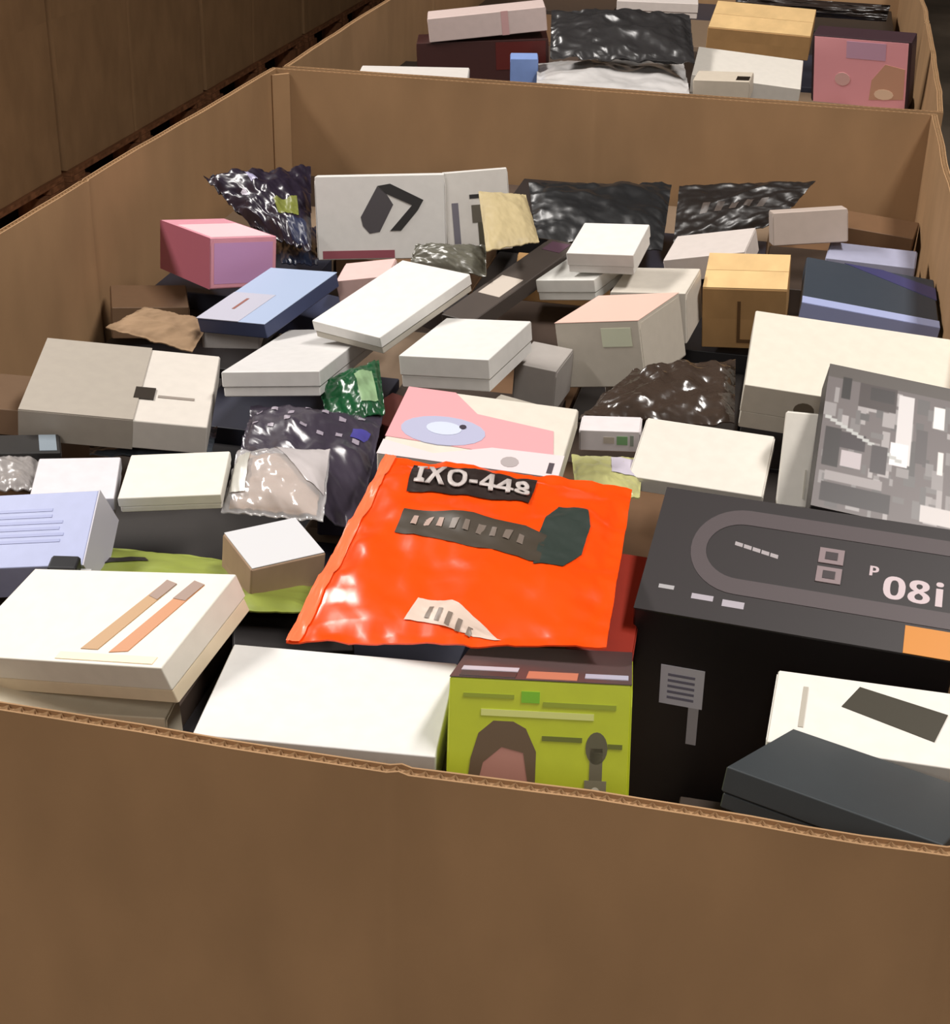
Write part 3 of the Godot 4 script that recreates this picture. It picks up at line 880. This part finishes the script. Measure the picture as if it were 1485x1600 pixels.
func city_print() -> ImageTexture:
	var im := Image.create(128, 128, false, Image.FORMAT_RGB8)
	im.fill(Color("5f5858"))
	var rng := RandomNumberGenerator.new()
	rng.seed = 77
	for k in 90:
		var g := rng.randf_range(0.3, 0.62)
		im.fill_rect(Rect2i(rng.randi_range(0, 120), rng.randi_range(14, 116), rng.randi_range(3, 12), rng.randi_range(4, 16)), Color(g, g * 0.97, g * 0.97))
	im.fill_rect(Rect2i(0, 0, 128, 12), Color("4a4440"))
	im.fill_rect(Rect2i(14, 10, 8, 20), Color("1b1716"))
	im.fill_rect(Rect2i(30, 12, 34, 22), Color("3b3332"))
	im.fill_rect(Rect2i(66, 16, 14, 62), Color("c4c0c0"))
	im.fill_rect(Rect2i(62, 60, 16, 20), Color("d8d2d4"))
	im.fill_rect(Rect2i(98, 20, 10, 20), Color("d6d2d0"))
	im.fill_rect(Rect2i(104, 60, 5, 20), Color("cfcac8"))
	im.fill_rect(Rect2i(4, 58, 14, 34), Color("241f1f"))
	im.fill_rect(Rect2i(18, 60, 22, 14), Color("2b2226"))
	im.fill_rect(Rect2i(20, 76, 18, 14), Color("aca3a6"))
	for k in 14:
		im.fill_rect(Rect2i(2 + k * 5, 48 + k * 2, 6, 3), Color("a9aaa8"))
	im.fill_rect(Rect2i(40, 14, 22, 12), Color("2b2626"))
	im.fill_rect(Rect2i(46, 66, 14, 24), Color("3a3436"))
	im.fill_rect(Rect2i(8, 96, 50, 8), Color("8f8989"))
	im.fill_rect(Rect2i(6, 106, 60, 16), Color("2f2a2b"))
	im.fill_rect(Rect2i(84, 44, 10, 30), Color("4a4546"))
	im.fill_rect(Rect2i(92, 108, 32, 14), Color("b9b4b3"))
	return ImageTexture.create_from_image(im)

func soft_pile() -> void:
	var a: Array
	var o: Node3D
	var s: Dictionary
	var dark := ink("26211f")
	# the orange mailer on top
	a = pouch("orange", "plastic_bag", "glossy orange plastic bag with black header, in the middle front of the pile", "bag", film("f54a08", 0.28), 0.009, 0.05, 4)
	o = a[0]; s = a[1]
	soft_patch(o, "black_header", s, [[0.135, 0.045], [0.635, 0.06], [0.64, 0.265], [0.17, 0.25]], ink("231815"), 36, 0.0012)
	soft_words(o, s, "IXO-448", 0.40, 0.16, Vector2(0.092, 0.004), Vector2(-0.02, -0.122), ink("c9bfbb"))
	soft_patch(o, "dark_strip", s, [[0.2, 0.37], [0.74, 0.46], [0.74, 0.62], [0.2, 0.49]], ink("3d352b"))
	soft_patch(o, "dark_hook", s, [[0.75, 0.26], [0.86, 0.26], [0.88, 0.36], [0.72, 0.34]], ink("2a342f"))
	soft_patch(o, "dark_hook", s, [[0.72, 0.335], [0.88, 0.355], [0.87, 0.53], [0.71, 0.5]], ink("2a342f"))
	soft_patch(o, "dark_hook", s, [[0.72, 0.49], [0.87, 0.525], [0.82, 0.635], [0.72, 0.63]], ink("2a342f"))
	for k in 9:
		var x := 0.25 + 0.05 * k
		soft_patch(o, "pale_print", s, [[x, 0.41 + 0.0105 * k], [x + 0.018 + 0.01 * (k % 2), 0.414 + 0.0105 * k], [x + 0.018, 0.455 + 0.0105 * k], [x - 0.004, 0.45 + 0.0105 * k]], ink("a88f84") if k < 3 else ink("6b5f56"), 3, 0.0011)
	soft_patch(o, "barcode_label", s, [[0.38, 0.82], [0.50, 0.85], [0.68, 0.975], [0.36, 0.92]], ink("dcc7b8"))
	for k in 5:
		var x := 0.43 + 0.035 * k
		soft_patch(o, "barcode_bar", s, [[x, 0.865 + 0.018 * k], [x + 0.016, 0.87 + 0.018 * k], [x + 0.01, 0.92 + 0.012 * k], [x - 0.006, 0.915 + 0.012 * k]], ink("77695e"), 3, 0.0011)
	soft_patch(o, "heat_seal", s, [[0.0, 0.0], [0.045, 0.0], [0.045, 1.0], [0.0, 1.0]], film("f7744a"), 44, 0.0014)
	# dark soft packs
	a = pouch("darkjumble", "plastic_bag", "crumpled dark purple-black bag in the far left corner", "bag", film("231c2a", 0.3), 0.02, 0.03, 12)
	o = a[0]; s = a[1]
	soft_patch(o, "pale_print", s, [[0.34, 0.2], [0.42, 0.18], [0.44, 0.34], [0.36, 0.36]], ink("9a97b4"))
	soft_patch(o, "pale_print", s, [[0.2, 0.4], [0.26, 0.38], [0.27, 0.5], [0.21, 0.5]], ink("c9c3d0"))
	soft_patch(o, "green_print", s, [[0.55, 0.55], [0.85, 0.5], [0.85, 0.72], [0.55, 0.75]], ink("6b7031"))
	soft_patch(o, "navy_print", s, [[0.66, 0.78], [0.95, 0.75], [0.95, 0.95], [0.68, 0.97]], ink("1c2340"))
	a = pouch("darkjumble2", "plastic_pouch", "small navy and dark olive pouch left of the cube-print box", "pouch", film("1c2233", 0.3), 0.006, 0.03, 13)
	soft_patch(a[0], "olive_print", a[1], [[0.1, 0.05], [0.8, 0.05], [0.7, 0.35], [0.15, 0.4]], ink("757a45"), 8)
	pouch("creampouch", "padded_pouch", "small rounded yellowish cream pouch right of the bracket-print box", "pouch", card("b3a37c"), 0.004, 0.02, 15)
	a = pouch("greenpouch", "plastic_pouch", "dark green shiny pouch below the white boxes in the middle", "pouch", film("134a2a"), 0.008, 0.03, 16)
	soft_patch(a[0], "pale_green_print", a[1], [[0.55, 0.3], [0.85, 0.3], [0.9, 0.85], [0.6, 0.85]], ink("7f9c74"))
	a = pouch("darkprint", "plastic_bag", "dark grey-violet bag covered in small pale print, left of the orange bag", "bag", film("3a3440", 0.3), 0.012, 0.03, 18)
	for k in 14:
		var u := 0.06 + 0.13 * (k % 7)
		var v := 0.12 + 0.22 * (k / 7) + 0.03 * (k % 3)
		soft_patch(a[0], "pale_print", a[1], [[u, v], [u + 0.05, v], [u + 0.05, v + 0.035], [u, v + 0.035]], ink("8d8490"), 3)
	soft_patch(a[0], "blue_print", a[1], [[0.82, 0.25], [0.95, 0.25], [0.92, 0.36], [0.82, 0.36]], ink("3f3a86"), 4)
	var clear := StandardMaterial3D.new()
	clear.albedo_color = Color(0.93, 0.92, 0.92, 0.28)
	clear.transparency = BaseMaterial3D.TRANSPARENCY_ALPHA
	clear.roughness = 0.12
	a = pouch("clearbag", "clear_bag", "clear plastic bag with tan contents and white flap, left of the orange bag", "bag", clear, 0.006, 0.03, 20)
	var inner: Dictionary = a[1].duplicate()
	inner.t = inner.t * 0.75
	inner.c = [inner.c[0] * 0.86, inner.c[1] * 0.86, inner.c[2] * 0.86, inner.c[3] * 0.86]
	part("contents", soft_mesh(inner, 24, 24), mat("tan_paper", Color("a48a76"), 0.7, tex_kraft, 5.0), a[0])
	soft_patch(a[0], "white_flap", a[1], [[0.42, 0.06], [1.0, 0.01], [0.98, 0.66], [0.84, 0.6]], film("cdc6c6"), 10, 0.001)
	soft_patch(a[0], "grey_ring", a[1], [[0.04, 0.2], [0.22, 0.15], [0.24, 0.8], [0.08, 0.8]], film("b9b7ae"), 8, 0.001)
	a = pouch("limeflat", "flat_pouch", "flat lime green pouch showing under the big white box", "pouch", film("87923f", 0.4), 0.004, 0.03, 22)
	soft_patch(a[0], "dark_print", a[1], [[0.02, 0.3], [0.3, 0.18], [0.32, 0.26], [0.05, 0.4]], dark)
	pouch("greyitem", "plastic_pouch", "grey crumpled pouch at the left edge below the small black box", "pouch", film("8f8a88", 0.3), 0.006, 0.03, 24)
	a = pouch("slatebag", "plastic_pouch", "slate-blue dark pouch lying under the two-tone box", "pouch", film("3e454d", 0.3), 0.006, 0.03, 26)
	soft_patch(a[0], "blue_print", a[1], [[0.5, 0.2], [0.8, 0.2], [0.8, 0.8], [0.5, 0.8]], ink("6c7a8c"), 6)
	pouch("brownbag", "plastic_bag", "dark brown shiny crumpled bag left of the big cream-white box", "bag", film("3b3029", 0.2), 0.014, 0.02, 28)
	pouch("blackbag", "plastic_bag", "large matte black bag lying along the back wall", "bag", film("17181a", 0.45), 0.012, 0.02, 30)
	a = pouch("darkbox2", "plastic_bag", "dark bag with faint pale print at the back wall, right of the black bag", "bag", film("201b19", 0.4), 0.01, 0.02, 32)
	for k in 5:
		soft_patch(a[0], "pale_print", a[1], [[0.2 + 0.12 * k, 0.45], [0.26 + 0.12 * k, 0.45], [0.25 + 0.12 * k, 0.62], [0.19 + 0.12 * k, 0.62]], ink("4f4641"), 4)
	pouch("greenish", "plastic_pouch", "grey-green small pouch under the bracket-print box", "pouch", film("5d5b50", 0.35), 0.008, 0.03, 34)
	pouch("kraftmail", "paper_mailer", "tan paper mailer against the left wall behind the two-tone box", "mailer", mat("kraft_mailer", Color("957b60"), 0.8, tex_kraft, 4.0, 0.3), 0.004, 0.04, 36)
	a = pouch("limebit", "plastic_pouch", "small pouch with lime and lavender print, top right of the orange bag", "pouch", film("b4b279", 0.3), 0.004, 0.03, 38)
	soft_patch(a[0], "lavender_print", a[1], [[0.55, 0.1], [0.95, 0.1], [0.95, 0.6], [0.55, 0.6]], ink("b9b2bf"), 6)

func farther_pile() -> void:
	var a: Array
	var o: Node3D
	var d: Vector3
	a = carton("b_pinkwhite", "small_box", "pinkish white box lying on a dark red one in the second bin", "box", "tuck", card("ddc8c2"))
	patch(a[0], "print_band", a[1], "front", rect(0.62, 0.0, 0.68, 1.0), ink("c39a98"))
	a = carton("b_darkred", "flat_box", "dark red-brown box under the pinkish white one in the second bin", "box", "tuck", card("3c1b17"))
	o = a[0]; d = a[1]
	patch(o, "red_print", d, "front", rect(0.6, 0.3, 0.98, 0.95), ink("571812"))
	a = carton("b_tan", "shipping_box", "tan cardboard box at the top edge, in the second bin", "box", "shut", mats["kraft_small"], "", mats["kraft_flap"])
	carton("b_white", "product_box", "white box in the second bin, left of the pink box", "box", "lid", card("e8e2d8"))
	a = carton("b_pink", "gift_box", "pink box with dark edge in the second bin by its right wall", "box", "tuck", card("37242a"))
	o = a[0]; d = a[1]
	patch(o, "pink_front", d, "front", rect(0.02, 0.0, 0.97, 0.98), ink("f2a9b2"), 0.0005)
	patch(o, "lilac_print", d, "front", rect(0.35, 0.7, 0.75, 0.95), ink("cda3bd"), 0.0009)
	patch(o, "peach_print", d, "front", [[0.6, 0.1], [0.95, 0.15], [0.95, 0.6], [0.75, 0.65], [0.62, 0.4]], ink("cf9f85"), 0.0009)
	patch(o, "pale_print", d, "front", oval(0.32, 0.38, 0.08, 0.1, 12), ink("f3c4bf"), 0.0012)
	patch(o, "pale_print", d, "front", oval(0.75, 0.2, 0.1, 0.08, 12), ink("efd0b4"), 0.0012)
	carton("b_blue", "small_box", "small bright blue box end in the second bin", "box", "tuck", card("7d97cf"))
	carton("b_white9", "product_box", "white box farthest back in the second bin", "box", "lid", card("e6dcd6"))
	carton("b_flat", "flat_box", "thin white box just behind the front rim of the second bin", "box", "tuck", card("e2dcd6"))
	a = carton("b_small", "small_box", "small cream box with dark slot behind the second bin's front rim", "box", "tuck", card("d9cdbb"))
	patch(a[0], "dark_mark", a[1], "top", rect(0.75, 0.1, 0.98, 0.5), ink("201812"))
	pouch("b_darkbag", "plastic_bag", "big crumpled black bag in the middle of the second bin", "bag", film("2c2b2c", 0.3), 0.02, 0.03, 50)
	pouch("b_whitebag", "plastic_bag", "white plastic bag below the black bag in the second bin", "bag", film("dedbd9", 0.3), 0.012, 0.03, 52)
	pouch("b_darkbits", "plastic_bag", "dark crumpled bag at the top edge, behind the pink box", "bag", film("2a211d", 0.35), 0.014, 0.03, 54)

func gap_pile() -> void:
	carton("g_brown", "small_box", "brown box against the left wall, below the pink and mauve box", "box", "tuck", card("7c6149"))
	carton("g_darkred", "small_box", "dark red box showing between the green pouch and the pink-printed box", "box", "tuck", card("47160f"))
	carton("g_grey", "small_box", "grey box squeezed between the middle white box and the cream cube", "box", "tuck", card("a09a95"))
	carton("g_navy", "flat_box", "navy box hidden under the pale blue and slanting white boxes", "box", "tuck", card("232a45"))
	carton("g_bag_edge", "long_box", "deep red box added for the dark lower right edge of the orange bag", "box", "tuck", card("8f2410"))  # added red box in place of the bag's dark lower edge
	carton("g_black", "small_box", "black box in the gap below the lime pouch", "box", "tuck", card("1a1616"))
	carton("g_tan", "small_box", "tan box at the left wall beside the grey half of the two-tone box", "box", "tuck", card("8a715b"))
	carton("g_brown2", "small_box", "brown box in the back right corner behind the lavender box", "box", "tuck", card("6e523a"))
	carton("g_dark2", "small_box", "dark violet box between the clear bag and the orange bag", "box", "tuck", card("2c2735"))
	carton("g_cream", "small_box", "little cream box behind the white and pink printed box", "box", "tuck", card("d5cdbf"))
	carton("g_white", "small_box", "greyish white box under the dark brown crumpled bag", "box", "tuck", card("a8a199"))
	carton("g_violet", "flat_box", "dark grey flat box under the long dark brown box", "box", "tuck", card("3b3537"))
	carton("g_kraft", "flat_box", "kraft flat box under the stepped white boxes", "box", "tuck", mats["kraft_small"])

func buried() -> void:
	var gap_shade_tones := ["3a2f28", "201d1f", "6a4f38", "2b2d3a", "4d4038", "7d6a57", "2a2624"]  # dark colours picked so the gaps in the pile read as shaded
	var hues := ["dark brown", "black", "kraft brown", "dark navy", "grey-brown", "tan", "charcoal"]
	var across := ["touching the left wall", "second from the left wall", "in the middle", "second from the right wall", "touching the right wall"]
	var ranks := ["first", "second", "third", "fourth", "fifth", "sixth", "seventh", "eighth", "ninth"]
	var i := 0
	for b in BURIED:
		var top: float = RIM + b[4]
		var h := top - 0.1595
		var k := (i * 5 + i / 9) % 7
		var label := "%s carton buried %s, %s row from back, foreground bin" % [hues[k], across[i / 9], ranks[i % 9]]
		var o := thing("buried_carton", label, "box", Vector3(b[0], 0.1595 + h / 2, b[1]), Vector3.ZERO, "cartons buried in the foreground bin")
		fill_carton(o, Vector3(b[2], h, b[3]), "tuck", card(gap_shade_tones[k]), card(gap_shade_tones[k]))
		i += 1
	for x in 3:
		for z in 5:
			var w := BIN_W / 3 - 0.014
			var l := BIN_D / 5 - 0.014
			var top := RIM - 0.118 - 0.008 * ((x * 2 + z) % 3)
			var h := top - 0.1595
			var k := (x * 3 + z * 2) % 7
			var label := "%s carton buried %s, %s row from back, second bin" % [hues[k], across[x * 2], ranks[z]]
			var o := thing("buried_carton", label, "box", Vector3(0.01 + (x - 1) * (BIN_W / 3 - 0.008), 0.1595 + h / 2, -BIN_D - 0.036 + (z - 2) * (BIN_D / 5 - 0.004)), Vector3.ZERO, "cartons buried in the second bin")
			fill_carton(o, Vector3(w, h, l), "tuck", card(gap_shade_tones[k]), card(gap_shade_tones[k]))
